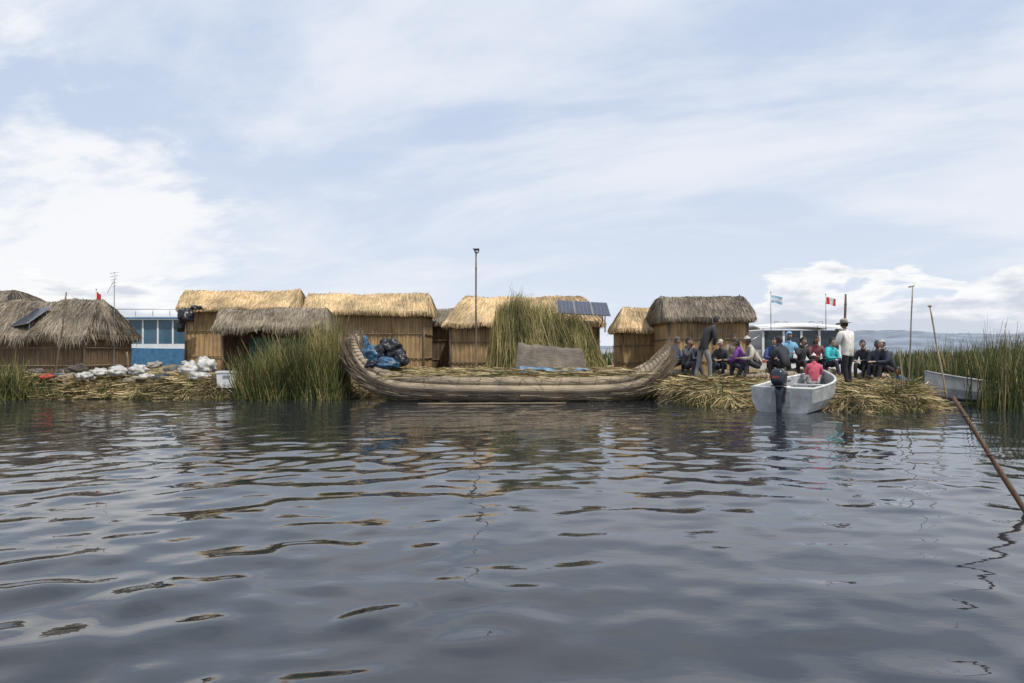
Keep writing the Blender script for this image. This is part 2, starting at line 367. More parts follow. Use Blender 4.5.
# ------------------------------------------------------------------ huts
def hut(name, pl, pr, pye, rl, rr, pyr, D, hd, gold=True, p=1.35, wallmat=None, inset=0.22, z0=0.35, door=None, walls=True, dens=1.0, openfront=False, rag=1.0):
    De, Dr = D, D+hd
    cx = X((pl+pr)/2, D); Le = (X(pr, D)-X(pl, D))/2; Lr = (X(rr, Dr)-X(rl, Dr))/2; sh = X((rl+rr)/2, Dr)-cx
    ze = Z(pye, D)+0.13; h = Z(pyr, Dr)-ze
    root = empty(name, (cx, D+hd, z0))
    zb = ze-z0; k = random.random()*50
    def pos(u, v, lump=1.0):
        t = abs(v); s_ = 1 if v > 0 else -1
        Lx = Lr+(Le-Lr)*t**1.15
        x = u*Lx+sh*(1-t)*0.6; y = s_*hd*t; z = zb+h*(1-t**p)
        nz = noise.noise(Vector((x*1.2+k, y*1.2, k)))*0.06*rag+noise.noise(Vector((x*6+k, y*5, k)))*0.015*rag
        sag = -0.05*(1-u*u)*(1-t)
        if rag > 1: nz += noise.noise(Vector((x*0.55+k, y*0.4, k)))*0.09*rag*(0.4+t)-0.05*rag*t*abs(math.sin(x*1.9+k))
        return Vector((x, y, z+(nz+sag)*lump))
    nu, nv = 70, 12; V = []; Fc = []
    js = list(range(-nv, nv+1))
    for j in js:
        for i in range(nu+1): V.append(pos(-1+2*i/nu, j/nv))
    W = nu+1
    for j in range(2*nv):
        for i in range(nu): Fc.append((j*W+i, j*W+i+1, (j+1)*W+i+1, (j+1)*W+i))
    mid = nv
    for e in (0, nu):
        for t in range(nv):
            f = ((mid-t)*W+e, (mid-t-1)*W+e, (mid+t+1)*W+e, (mid+t)*W+e)
            if t == 0: f = (mid*W+e, (mid-1)*W+e, (mid+1)*W+e)
            Fc.append(f if e == 0 else f[::-1])
    ring = [i for i in range(W)]+[j*W+nu for j in (2*nv,)]+[2*nv*W+i for i in range(nu-1, -1, -1)]
    o = len(V)
    for r_ in ring:
        q = V[r_]; V.append(Vector((q[0]*0.97, q[1]*0.93, q[2]-0.13-0.04*random.random()*rag)))
    for i in range(len(ring)):
        i2 = (i+1) % len(ring); Fc.append((ring[i], ring[i2], o+i2, o+i))
    a = Acc(); a.add(V, Fc, 0); a.build('thatch_roof', [M_thG if gold else M_thY], root)
    n = int(2600*Le*dens/2.2*1.3); R = []; Dn = []
    for q in range(n):
        u = random.uniform(-1, 1); s_ = -1 if random.random() < 0.85 else 1
        v = s_*random.uniform(0.02, 0.97)
        P0 = pos(u, v); P1 = pos(u, v+s_*0.03)
        d = (P1-P0).normalized(); R.append(P0+Vector((0, s_*0.008, 0.008))-d*0.1); Dn.append(d+Vector((random.gauss(0, 0.06*rag), 0, random.uniform(0.0, 0.045*rag))))
    for q in range(int(n*0.3)):
        t = random.uniform(0.1, 0.97); w = random.uniform(-1, 1); e = random.choice((-1, 1))
        A_ = pos(e, -t); B_ = pos(e, t); P0 = A_.lerp(B_, (w+1)/2)
        A2 = pos(e, -t-0.03); B2 = pos(e, t+0.03); P1 = A2.lerp(B2, (w+1)/2)
        d = (P1-P0).normalized(); R.append(P0+Vector((e*0.012, 0, 0.01))-d*0.1); Dn.append(d+Vector((e*0.03, random.gauss(0, 0.08), 0)))
    n1 = len(R); Ln = list(rng.uniform(0.22, 0.45, n1))
    for q in range(int(380*Le*dens)):
        if random.random() < 0.75:
            P0 = pos(random.uniform(-1, 1), -1)
        else:
            e = random.choice((-1, 1)); P0 = pos(e, -1).lerp(pos(e, 1), random.random())
        R.append(P0+Vector((0, 0, 0.03))); Dn.append(Vector((random.gauss(0, 0.15*rag), -0.25+random.gauss(0, 0.12), -1))); Ln.append(random.uniform(0.08, 0.2*rag))
    for q in range(int(90*Le*dens)):
        P0 = pos(random.uniform(-1, 1), random.uniform(-0.05, 0.05)); R.append(P0); Dn.append(Vector((random.gauss(0, 0.6), random.gauss(0, 0.5), 0.2))); Ln.append(random.uniform(0.06, 0.14))
    n = len(R)
    strands('thatch_straw', np.array([tuple(q) for q in R]), np.array([tuple(q) for q in Dn]), np.array(Ln), 0.018,
            np.stack([np.zeros(n), np.zeros(n), -rng.uniform(0, 0.04, n)], 1), M_sG if gold else M_sY, root)
    if walls:
        wx = Le-inset; wy = hd-inset*1.4; wh = zb+h*0.02
        per = []
        def seg(p0, p1):
            L = (Vector(p1)-Vector(p0)).length; m_ = max(6, int(L/0.035))
            nrm = Vector((p1[1]-p0[1], -(p1[0]-p0[0]))).normalized()
            for q in range(m_):
                t = q/m_; c = Vector(p0).lerp(Vector(p1), t)+nrm*(0.03*abs(math.sin(t*L/0.16*math.pi)))
                per.append(c)
        seg((-wx, -wy), (wx, -wy)) if not openfront else seg((-wx, -wy+1.0), (wx, -wy+1.0))
        seg((wx, -wy), (wx, wy)); seg((wx, wy), (-wx, wy)); seg((-wx, wy), (-wx, -wy))
        V = []; Fc = []; K = 5; n = len(per)
        for j in range(K):
            for c in per: V.append((c[0]+0.02*noise.noise(Vector((c[0]*2, c[1]*2, j*1.3))), c[1]+0.02*noise.noise(Vector((c[0]*2, j, c[1]*2))), wh*j/(K-1)))
        for j in range(K-1):
            for i in range(n): i2 = (i+1) % n; Fc.append((j*n+i, j*n+i2, (j+1)*n+i2, (j+1)*n+i))
        a = Acc(); a.add(V, Fc, 0)
        for zz in (wh*0.3, wh*0.66):
            q = [(-wx-.05, -wy-.05, zz), (wx+.05, -wy-.05, zz+0.02), (wx+.05, wy+.05, zz), (-wx-.05, wy+.05, zz-0.02), (-wx-.05, -wy-.05, zz)]
            if not openfront:
                for t in range(4): a.tube([q[t], q[t+1]], 0.018, 1, 6)
        for (px, pyy) in ((-wx, -wy-.06), (wx, -wy-.06)):
            a.tube([(px, pyy, 0), (px+0.01, pyy, wh*0.5), (px, pyy, wh+0.08)], 0.035, 2, 8)
        a.build('reed_walls', [wallmat or M_wall, M_rope, M_wood], root)
        if door is not None:
            dx = door*wx; a = Acc()
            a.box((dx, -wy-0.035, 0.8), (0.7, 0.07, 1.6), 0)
            a.tube([(dx-0.38, -wy-0.09, 0), (dx-0.37, -wy-0.09, 1.65)], 0.03, 1, 8); a.tube([(dx+0.38, -wy-0.09, 0), (dx+0.37, -wy-0.09, 1.65)], 0.03, 1, 8)
            a.tube([(dx-0.45, -wy-0.10, 1.62), (dx+0.45, -wy-0.10, 1.63)], 0.03, 1, 8)
            a.build('door', [M_dark, M_wood], root)
    return root
hut('reed_hut', -60, 5, 304, -40, 6, 290, 28, 1.6, False, wallmat=M_wallD, dens=0.5)
hut('reed_hut', -75, 86, 336, -40, 98, 300, 22.5, 1.7, False, 1.15, M_wallD, dens=1.3, rag=2.2)
hut('reed_hut', 176, 288, 311, 182, 296, 290, 25, 1.5, True, 1.25, M_wall)
hut('reed_hut', 302, 429, 315, 305, 424, 293, 24, 1.5, True, 1.25, M_wall)
hut('reed_hut', 425, 456, 326, 430, 455, 308, 27, 1.0, False, 1.3, M_wallD, dens=0.6)
hut('reed_hut', 443, 606, 327, 466, 580, 296, 23.6, 1.8, True, 1.35, M_wall)
hut('reed_hut', 618, 672, 333, 624, 656, 308, 25.5, 1.4, True, 1.3, M_wall)
hut('reed_hut', 664, 757, 322, 664, 742, 297, 23, 1.7, False, 2.2, M_wall)
sh = hut('reed_shelter', 212, 322, 331, 217, 322, 310, 21.8, 1.1, False, 1.2, M_wallD, openfront=True, rag=1.5)
a = Acc()
V = []; Fc = []
for j in range(7):
    for i in range(25): V.append((-0.9+1.9*i/24, -0.25+0.06*math.sin(i*0.9+j*0.3), 0.35+0.18*j+0.03*math.sin(i*0.7)))
for j in range(6):
    for i in range(24): Fc.append((j*25+i, j*25+i+1, (j+1)*25+i+1, (j+1)*25+i))
a.add(V, Fc, 0); a.build('green_tarp', [M_green], sh)

# ------------------------------------------------------------------ stack of drying reeds (leaning bundles)
n = 11000
D0 = 21.6; xa, xb = X(481, D0), X(617, D0)
th = rng.uniform(-math.pi, 0, n)
bx = (xa+xb)/2+np.cos(th)*(xb-xa)/2*np.sqrt(rng.uniform(0.7, 1, n)); by = D0+0.9+np.sin(th)*0.9*np.sqrt(rng.uniform(0.75, 1, n))
rel = (bx-xa)/(xb-xa)
tx = X(504, D0)+(X(584, D0)-X(504, D0))*np.clip(rel+rng.normal(0, 0.16, n), -0.05, 1.05); ty = D0+0.9+rng.normal(0, 0.1, n)
tz = Z(299, D0)-0.42*np.clip((tx-X(530, D0)), 0, 3)-0.4*np.clip(X(508, D0)-tx, 0, 1)+rng.normal(-0.12, 0.16, n)+0.12*np.sin(tx*7)
roots = np.stack([bx, by, np.full(n, 0.5)], 1); tips = np.stack([tx, ty, tz], 1)
dv = tips-roots; L = np.linalg.norm(dv, axis=1)
fr = rng.uniform(0.6, 1.07, n); b = np.stack([rng.normal(0, 0.09, n), rng.normal(-0.03, 0.06, n), rng.normal(0, 0.03, n)], 1)
root = empty('drying_reed_stack', (0, 0, 0))
strands('reeds', roots, dv, L*fr, 0.022, b, M_totoraY, root, 3)
a = Acc(); V = [];
for k in range(24):
    t = -math.pi+2*math.pi*k/24; V.append(((xa+xb)/2+math.cos(t)*(xb-xa)/2*0.85, D0+0.9+math.sin(t)*0.75, 0.4))
V += [(X(517, D0), D0+.9, Z(310, D0)), (X(568, D0), D0+.9, Z(332, D0))]
Fc = [(k, (k+1) % 24, 25 if V[k][0] > X(545, D0) else 24) for k in range(24)]
a.add(V, Fc, 0, False); a.build('stack_core', [mplain('core_reeds', (0.12, 0.10, 0.04), 0.9)], root)

# ------------------------------------------------------------------ reed boat
M_boat = mstreak('totora_bundle', [(0.10, 0.078, 0.055), (0.24, 0.19, 0.14), (0.38, 0.315, 0.24)], (22, 1.6, 1), 'UV', 0.9, dist=0.05)
M_boatL = mstreak('totora_bundle_rail', [(0.19, 0.145, 0.10), (0.37, 0.30, 0.215), (0.53, 0.44, 0.33)], (14, 1.6, 1), 'UV', 0.9, dist=0.04)
boat = empty('totora_reed_boat', (0, 19.2, 0))
prof = [(347.5, 333, 349, .16), (349, 340, 362, .22), (353, 350, 374, .30), (362, 361, 386, .40), (378, 371, 396, .55), (400, 377, 403, .68), (440, 380, 406, .78),
        (500, 381, 407, .82), (560, 381, 407, .82), (610, 380, 405, .74), (636, 376, 400, .6), (652, 368, 392, .45), (663, 359, 380, .30), (671, 352, 366, .17), (675, 347, 354, .07)]
Db = 18.5
cen = []; rad = []; side = []
for (px, t, bt, w) in prof:
    zt, zbm = Z(t, Db), Z(bt, Db)
    cen.append(Vector((X(px, Db), 0, (zt+zbm)/2))); rad.append((w, max(0.05, (zt-zbm)/2)))
def cat(P, m=6):
    out = []
    n = len(P)
    for i in range(n-1):
        p0, p1, p2, p3 = P[max(0, i-1)], P[i], P[i+1], P[min(n-1, i+2)]
        for q in range(m):
            t = q/m
            out.append(0.5*((2*p1)+(p2-p0)*t+(2*p0-5*p1+4*p2-p3)*t*t+(3*p1-p0-3*p2+p3)*t**3))
    out.append(P[-1]); return out
C = cat([np.array(c) for c in cen]); Rr = cat([np.array(r) for r in rad])
a = Acc()
a.tube(C, [(float(r[0]), max(0.04, float(r[1]))) for r in Rr], 0, 28)
for s_ in (-1, 1):
    for (dz, rr_, dy) in ((0.06, 0.13, 0.92), (-0.14, 0.12, 1.02)):
        pts = []; rd = []
        for c, r in zip(C, Rr):
            e = min(1, float(r[0])/0.5)
            pts.append((c[0], s_*float(r[0])*dy*0.92, c[2]+float(r[1])*0.75+dz*e)); rd.append(rr_*(0.35+0.65*e))
        a.tube(pts, rd, 1, 12)
for k in range(4, len(C)-2, 2):
    c = C[k]; r = Rr[k]; t = Vector(C[k+1]-C[k-1]).normalized(); up = Vector((0, 1, 0)).cross(t)*-1
    pts = []
    for q in range(25):
        an = 2*math.pi*q/24
        pts.append(Vector(c)+Vector((0, 1, 0))*math.cos(an)*(float(r[0])*1.0+0.012)+up*math.sin(an)*(float(r[1])+0.012)+t*0.06*math.sin(an*1))
    a.tube(pts, 0.013, 2, 5, False)
    for s_ in (-1, 1):
        e = min(1, float(r[0])/0.5); cc = Vector((c[0], s_*float(r[0])*0.92*0.92, c[2]+float(r[1])*0.75+0.06*e)); rr_ = 0.13*(0.35+0.65*e)+0.008
        a.tube([cc+Vector((0, 1, 0))*math.cos(2*math.pi*q/12)*rr_+up*math.sin(2*math.pi*q/12)*rr_+t*0.05*math.sin(2*math.pi*q/12) for q in range(13)], 0.012, 2, 5, False)
c = Vector(C[0]); t = Vector(C[0]-C[1]).normalized()
a.tube([c-t*0.15, c, c+t*0.10, c+t*0.13], [(0.2, 0.23), (0.21, 0.24), (0.20, 0.23), (0.16, 0.18)], 1, 16)
a.build('hull', [M_boat, M_boatL, M_rope], boat)
R = []; Dn = []; Ln = []
for q in range(4500):
    k = random.randrange(2, len(C)-2); c = Vector(C[k]); r = Rr[k]; t = Vector(C[k+1]-C[k-1]).normalized(); up = Vector((0, 1, 0)).cross(t)*-1
    an = random.uniform(0, 2*math.pi)
    R.append(c+Vector((0, 1, 0))*math.cos(an)*(float(r[0])+.02)+up*math.sin(an)*(float(r[1])+.02)); Dn.append(t*random.choice((-1, 1))+Vector((0, random.gauss(0, 0.03), random.gauss(0, 0.03)))); Ln.append(random.uniform(0.2, 0.6))
n = len(R)
strands('hull_straw', np.array([tuple(q) for q in R]), np.array([tuple(q) for q in Dn]), np.array(Ln), 0.016, np.zeros((n, 3)), mstrand('hull_straw', [(0.12, 0.09, 0.06), (0.28, 0.22, 0.16), (0.42, 0.35, 0.26)]), boat)
n = 3500
x = rng.uniform(X(392, 19), X(645, 19), n); y = rng.normal(0, 0.35, n); z = 0.72+rng.uniform(0, 0.16, n)-0.1*np.abs(y)
an = rng.normal(0, 0.35, n); d = np.stack([np.cos(an), np.sin(an), rng.normal(0, 0.07, n)], 1); l = rng.uniform(0.4, 1.2, n)
strands('deck_straw', np.stack([x, y, z], 1)-d*l[:, None]/2, d, l, 0.02, np.zeros((n, 3)), M_litter, boat)
def cloth(name, cx, cy, cz, w, d_, mat, parent=None, amp=0.05, fold=3.0):
    V = []; Fc = []; n_ = 30; m_ = 12
    for j in range(m_):
        for i in range(n_):
            x = w*(i/(n_-1)-.5); y = d_*(j/(m_-1)-.5); V.append((cx+x, cy+y, cz+amp*noise.noise(Vector((x*fold, y*fold, cz)))-0.25*max(0, abs(y)/d_*2-0.8)-0.2*max(0, abs(x)/w*2-0.9)))
    for j in range(m_-1):
        for i in range(n_-1): Fc.append((j*n_+i, j*n_+i+1, (j+1)*n_+i+1, (j+1)*n_+i))
    a = Acc(); a.add(V, Fc, 0); return a.build(name, [mat], parent)
cloth('blue_tarp', X(554, 19), -0.2, 0.87, 1.9, 0.55, mplain('tarp_light_blue', (0.09, 0.18, 0.28), 0.5, .5), boat, 0.12)

def lumps(name, items, mats, loc=(0, 0, 0)):
    a = Acc()
    for (c, r, mi) in items:
        k = random.random()*30
        def fn(p, k=k):
            s_ = 1+0.35*noise.noise(p*1.6+Vector((k, 0, 0)))+0.22*noise.noise(p*4+Vector((0, k, 0)))-0.16*abs(noise.noise(p*7+Vector((0, k, 0))))
            q = p*s_
            if q.z < -0.55: q.z = -0.55+0.2*(q.z+0.55)
            return q
        a.ell(c, r, mi, 36, 24, Matrix.Rotation(random.uniform(-0.5, 0.5), 3, 'Z'), fn)
    return a.build(name, mats, loc=loc)
def L_(px, py, D): return (X(px, D), D, Z(py, D))
lumps('blue_tarp_bundle', [(L_(370, 357, 19.1), (0.40, 0.3, 0.28), 0), (L_(386, 364, 18.9), (0.36, 0.3, 0.2), 0), (L_(391, 350, 19.3), (0.34, 0.3, 0.36), 1), (L_(364, 345, 19.3), (0.16, 0.2, 0.25), 0), (L_(400, 361, 19.1), (0.22, 0.25, 0.24), 1), (L_(379, 352, 19.0), (0.12, 0.2, 0.22), 1), (L_(372, 365, 18.8), (0.2, 0.2, 0.14), 1)], [M_blue, M_black])
for (px, py, D, rx, rz_) in [(85, 377, 20.0, .26, .15), (100, 373, 20.3, .22, .14), (118, 372, 20.2, .30, .18), (139, 371, 20.3, .28, .19), (146, 377, 19.9, .24, .10)]:
    lumps('plastic_sack', [(L_(px, py, D), (rx, 0.28, rz_), 0), ((X(px, D)+rx*0.75, D-0.05, Z(py, D)+0.04), (0.09, 0.08, 0.06), 0)], [M_plastic])
for (px, py, D, rx, rz_) in [(190, 370, 20.5, .30, .25), (206, 367, 20.7, .28, .29), (199, 377, 20.1, .36, .13)]:
    lumps('plastic_sack', [(L_(px, py, D), (rx, 0.3, rz_), 0), ((X(px, D)-rx*0.5, D-0.05, Z(py, D)+rz_*0.85), (0.08, 0.08, 0.07), 0)], [M_plastic])
M_red = mplain('red_cloth', (0.35, 0.05, 0.04), 0.8)
lumps('red_cloth_bundle', [(L_(48, 377, 20.0), (0.2, 0.15, 0.09), 0)], [M_red])
for (px, py, D, r, cc) in [(34, 374, 20.6, .2, (.10, .08, .07)), (66, 378, 20.0, .17, (.20, .16, .11)), (160, 378, 20.0, .16, (.05, .07, .11)), (170, 372, 20.6, .2, (.09, .085, .08)), (128, 381, 19.8, .12, (.22, .19, .14)), (152, 366, 21.2, .16, (.25, .23, .2)), (75, 370, 21.0, .22, (.07, .06, .05)), (640, 372, 21.2, .2, (.2, .19, .18)), (655, 370, 21.3, .16, (.08, .1, .14))]:
    lumps('cloth_bundle', [(L_(px, py, D), (r*1.3, r, r*.7), 0), (L_(px+6, py-1, D+.1), (r*.8, r*.8, r*.75), 0)], [mplain('bundle_cloth', cc, .85, .35, 7, .8)])
for (px, py, D, cc) in [(60, 372, 20.5, (.06, .18, .32)), (168, 368, 20.8, (.35, .07, .05))]:
    a = Acc(); a.tube([(0, 0, 0), (0, 0, .26)], [.11, .14], 0, 18); a.tube([(0, 0, .25), (0, 0, .275)], [.15, .15], 0, 18); a.tube([(-.14, 0, .26), (-.1, 0, .36), (0, -.02, .40), (.1, 0, .36), (.14, 0, .26)], .007, 1, 6, False)
    a.build('plastic_bucket', [mplain('bucket_plastic', cc, .4, .1), M_metal], loc=(X(px, D), D, ground_z(X(px, D), D)+.04))
lumps('black_tarp_bundle', [(L_(186, 317, 24.4), (0.26, 0.3, 0.30), 0), (L_(196, 308, 24.6), (0.24, 0.2, 0.10), 0), (L_(181, 326, 24.4), (0.14, 0.15, 0.34), 0)], [M_black])
a = Acc()
a.box((0, 0, 0.22), (0.55, 0.4, 0.42), 0, taper=1.06); a.box((0, 0, 0.46), (0.62, 0.46, 0.05), 0); a.box((0, -0.225, 0.35), (0.2, 0.03, 0.04), 1)
a.build('white_cooler_box', [M_white, M_metal], loc=(X(229, 19.7), 19.75, 0.3))
# grey mat screen leaning behind the boat
root = empty('grey_reed_mat_screen', (X(550, 20.4), 20.5, 0.3))
a = Acc(); V = []; Fc = []
w0, w1 = X(590, 20.4)-X(550, 20.4), X(584, 20.4)-X(550, 20.4); zt = Z(343, 20.4)-0.3
for side_ in (0, 1):
    for j in range(9):
        for i in range(41):
            t = j/8; w = w0+(w1-w0)*t; u = -1+2*i/40
            if u < 0: w *= 0.94
            V.append((u*w, 0.35*t+side_*0.07+0.03*noise.noise(Vector((u*5, t*3, 0))), 0.05+t*(zt-0.05)-0.09*(1+u)*t+0.06*t*noise.noise(Vector((u*4, 3, 0)))))
for side_ in (0, 1):
    for j in range(8):
        for i in range(40):
            o = side_*9*41; f = (o+j*41+i, o+j*41+i+1, o+(j+1)*41+i+1, o+(j+1)*41+i); Fc.append(f if side_ == 0 else f[::-1])
o = 9*41
for i in range(40): Fc.append((8*41+i, 8*41+i+1, o+8*41+i+1, o+8*41+i))
for j in range(8): Fc += [(j*41, (j+1)*41, o+(j+1)*41, o+j*41), (j*41+40, o+j*41+40, o+(j+1)*41+40, (j+1)*41+40)]
a.add(V, Fc, 0); a.build('mat', [mstreak('grey_mat', [(0.12, 0.10, 0.078), (0.20, 0.17, 0.135), (0.28, 0.245, 0.20)], (5, 30, 40))], root)
a = Acc()
for s_ in (-0.9, 0, 0.9): a.tube([(s_, 0.9, 0), (s_, 0.5, 0.7), (s_, 0.45, zt-.15)], 0.025, 0, 7)
a.build('props', [M_wood], root)

# ------------------------------------------------------------------ poles
def pole(name, p0, p1, r=0.03, wob=0.02, mat=None, extra=None):
    p0 = Vector(p0); p1 = Vector(p1); a = Acc(); pts = []
    for k in range(9):
        t = k/8; q = p0.lerp(p1, t); q += Vector((noise.noise(Vector((t*2.3, p0.x, 0))), noise.noise(Vector((t*2.3, p0.x, 5))), 0))*wob*math.sin(t*math.pi)*3
        pts.append(q)
    a.tube(pts, [r*(1-0.35*k/8)*(1+0.1*math.sin(k*2.1)) for k in range(9)], 0, 9)
    for k in (2, 5, 7): a.ell(pts[k], (r*1.05, r*1.05, r*0.6), 0, 8, 6)
    if extra: extra(a, pts)
    return a.build(name, [mat or M_wood, M_metal, M_white, M_black])
def PL(px, py, D, z=None): return (X(px, D), D, Z(py, D) if z is None else z)
def lamp_x(a, pts):
    t = pts[-1]
    a.box(t+Vector((0.02, 0, 0.05)), (0.16, 0.12, 0.05), 3); a.ell(t+Vector((0.02, -0.03, 0.0)), (0.07, 0.06, 0.05), 1, 10, 8); a.box(t+Vector((0.0, 0, 0.1)), (0.2, 0.16, 0.015), 3, Matrix.Rotation(0.3, 3, 'X'))
pole('solar_lamp_post', (X(476, 21), 21, 0.4), PL(476, 252, 21), 0.035, 0.004, None, lamp_x)
pole('wooden_pole', (X(55, 21), 21, 0.3), PL(66, 292, 21), 0.03)
pole('wooden_pole', (X(908, 17.4), 17.4, 0.2), PL(913, 287, 17.2), 0.022, 0.01, mstreak('pale_pole', [(0.3, 0.24, 0.16), (0.5, 0.42, 0.3)], (40, 40, 3)), lambda a, p: a.tube([p[-1]+Vector((-0.1, 0, 0.0)), p[-1]+Vector((0.04, 0, 0.03))], 0.02, 0, 6))
pole('wooden_pole', (X(947, 17), 17, 0.1), PL(930, 306, 17), 0.026, 0.012, mstreak('pale_pole', [(0.3, 0.24, 0.16), (0.5, 0.42, 0.3)], (40, 40, 3)), lambda a, p: a.ell(p[-1], (0.05, 0.05, 0.03), 0, 8, 6))
pole('mooring_pole', (4.62, 5.82, -0.35), (4.13, 6.4, Z(397, 6.4)), 0.028, 0.008, mstreak('wet_wood', [(0.09, 0.05, 0.03), (0.2, 0.12, 0.075)], (40, 40, 3)))
pole('wooden_post', (X(843, 22), 22, 0.5), PL(846, 294, 22), 0.05, 0.004)
pole('floating_pole', (X(418, 17.4), 17.4, 0.02), (X(566, 17.6), 17.6, 0.03), 0.03, 0.02)
pole('wooden_stake', (X(128, 20.2), 20.2, 0.1), PL(127, 352, 20.2), 0.03)
pole('wooden_stake', (X(904, 16), 16, 0.0), PL(899, 347, 16.6), 0.018)
def ant(a, pts):
    t = pts[-1]
    for k in range(5): a.tube([t+Vector((-0.16+0.02*k, 0, -0.12*k-0.05)), t+Vector((0.16-0.02*k, 0, -0.12*k))], 0.008, 1, 5)
    a.tube([t+Vector((-0.25, 0, -0.75)), t+Vector((0.1, 0, -0.1))], 0.008, 1, 5)
pole('antenna_mast', (X(109, 24), 24.3, 0.4), PL(114, 272, 24.3), 0.018, 0.0, M_metal, ant)

def flag(name, p, w, h, cols, polelow, D):
    root = empty(name, (0, 0, 0)); a = Acc(); n_ = 20; m_ = 6
    V = []
    for j in range(m_+1):
        for i in range(n_+1):
            t = i/n_; V.append((p[0]+w*t, p[1]+0.12*w*math.sin(t*7+j*0.3), p[2]-h*j/m_-0.25*h*t+0.05*h*math.sin(t*6)))
    for j in range(m_):
        for i in range(n_):
            a.add([V[j*(n_+1)+i], V[j*(n_+1)+i+1], V[(j+1)*(n_+1)+i+1], V[(j+1)*(n_+1)+i]], [(0, 1, 2, 3)], cols(i/n_, j/m_))
    a.build('cloth', [mplain('flag_blue', (0.30, 0.50, 0.68), 0.8), mplain('flag_white', (0.7, 0.7, 0.7), 0.8), mplain('flag_red', (0.55, 0.03, 0.04), 0.8)], root)
    a = Acc(); a.tube([(p[0], p[1], polelow), (p[0], p[1], p[2]+0.08)], 0.014, 0, 7); a.ell((p[0], p[1], p[2]+0.1), (0.025, 0.025, 0.025), 0, 8, 6)
    a.build('flagpole', [M_metal], root)
flag('light_blue_flag', PL(771, 295, 25), 0.44, 0.28, lambda u, v: 1 if 0.33 < v < 0.66 else 0, 2.0, 25)
flag('red_white_flag', PL(826, 297, 25), 0.38, 0.26, lambda u, v: 1 if 0.33 < u < 0.66 else 2, 2.0, 25)
flag('red_flag', PL(96, 292, 24.2), 0.16, 0.3, lambda u, v: 2, 2.2, 24.2)

# solar panels
def solar(name, c, w, h, npan, rx, rz_, ry=0, legs=1.0):
    root = empty(name, c, rz_)
    R = Matrix.Rotation(ry, 3, 'Y') @ Matrix.Rotation(rx, 3, 'X'); a = Acc()
    pw = w/npan
    for k in range(npan):
        x = -w/2+pw*(k+.5)
        a.box(R @ Vector((x, 0, 0)), (pw*0.97, h, 0.035), 1, R); a.box(R @ Vector((x, 0, 0.021)), (pw*0.90, h*0.95, 0.006), 0, R)
        for q in range(1, 4): a.box(R @ Vector((x-pw*.45+pw*.9*q/4, 0, 0.0255)), (0.006, h*0.94, 0.002), 1, R)
        for q in range(1, 6): a.box(R @ Vector((x, -h*.47+h*.94*q/6, 0.0275)), (pw*0.9, 0.006, 0.002), 1, R)
    for x in (-w*.4, w*.4):
        for y in (-h*.35, h*.35):
            q = R @ Vector((x, y, -0.02)); a.tube([q, (q.x, q.y, q.z-legs)], 0.02, 1, 6)
    a.build('panels', [M_cell, M_metal], root)
solar('solar_panel_array', (X(583, 22.9), 22.9, Z(308, 22.9)), 1.75, 1.2, 3, math.radians(24), 0, math.radians(3), 0.6)
solar('solar_panel_array', (X(33, 23.4), 23.2, Z(317, 23.2)), 1.0, 1.1, 1, math.radians(34), math.radians(-18), math.radians(-8), 0.35)

# ------------------------------------------------------------------ open motor boat
def hull_mesh(a, L, W, Hs, Hb, mi_out=0, mi_in=1, mi_rim=2, n=16, tr=1.0):
    def sec(t):
        w = W/2*(1-(max(0, t-0.35)/0.65)**2.2)*tr if t > 0.35 else W/2*(0.94+0.06*t/0.35)
        zt = Hs+(Hb-Hs)*t**2; zb = 0.02+0.32*Hb*max(0, t-0.6)**1.6*2
        return max(w, 0.015), zt, zb
    out = []; inn = []
    for k in range(n+1):
        t = k/n; w, zt, zb = sec(t); y = L*t
        out.append([(-w, y, zt), (-w*0.95, y, zb+(zt-zb)*.45), (-w*0.80, y, zb+.04), (0, y, zb-0.05), (w*0.80, y, zb+.04), (w*.95, y, zb+(zt-zb)*.45), (w, y, zt)])
        wi = max(w-0.04, 0.005); yi = min(max(y, 0.05), L-0.06)
        inn.append([(-wi, yi, zt), (-wi*0.95, yi, zb+(zt-zb)*.5), (-wi*0.80, yi, zb+.12), (0, yi, zb+0.10), (wi*0.80, yi, zb+.12), (wi*.95, yi, zb+(zt-zb)*.5), (wi, yi, zt)])
    for S, mi, fl in ((out, mi_out, False), (inn, mi_in, True)):
        V = [p for s_ in S for p in s_]; Fc = []
        for k in range(n):
            for i in range(6):
                f = (k*7+i, k*7+i+1, (k+1)*7+i+1, (k+1)*7+i); Fc.append(f[::-1] if fl else f)
        Fc.append(tuple(range(6, -1, -1)) if not fl else tuple(range(7)))
        a.add(V, Fc, mi, False)
    for s_ in (0, 6):
        a.tube([Vector(o[s_]).lerp(Vector(i_[s_]), 0.5) for o, i_ in zip(out, inn)], 0.03, mi_rim, 8)
    o, i_ = out[0], inn[0]
    a.tube([Vector(o[0])+Vector((0, .03, 0)), Vector(o[6])+Vector((0, .03, 0))], 0.03, mi_rim, 8)
    return sec
hd_ = MB1-MB0; rz0 = math.atan2(-hd_.x, hd_.y)
M_in = mplain('boat_interior', (0.30, 0.32, 0.33), 0.6, 0.3)
M_hullw = mplain('scuffed_white_hull', (0.38, 0.39, 0.39), 0.5, 0.32, 4, 0.15)
mb = empty('motor_boat', (MB0.x, MB0.y, -0.05), rz0)
a = Acc(); sec = hull_mesh(a, hd_.length, 1.45, 0.60, 0.82)
for (y, z) in ((0.75, 0.42), (1.75, 0.44), (2.7, 0.5)):
    w = sec(y/hd_.length)[0]*1.86; a.box((0, y, z), (w, 0.26, 0.035), 2); a.box((0, y, z-.15), (0.08, 0.2, 0.25), 1)
a.box((0, -0.012, 0.36), (0.42, 0.02, 0.34), 1)
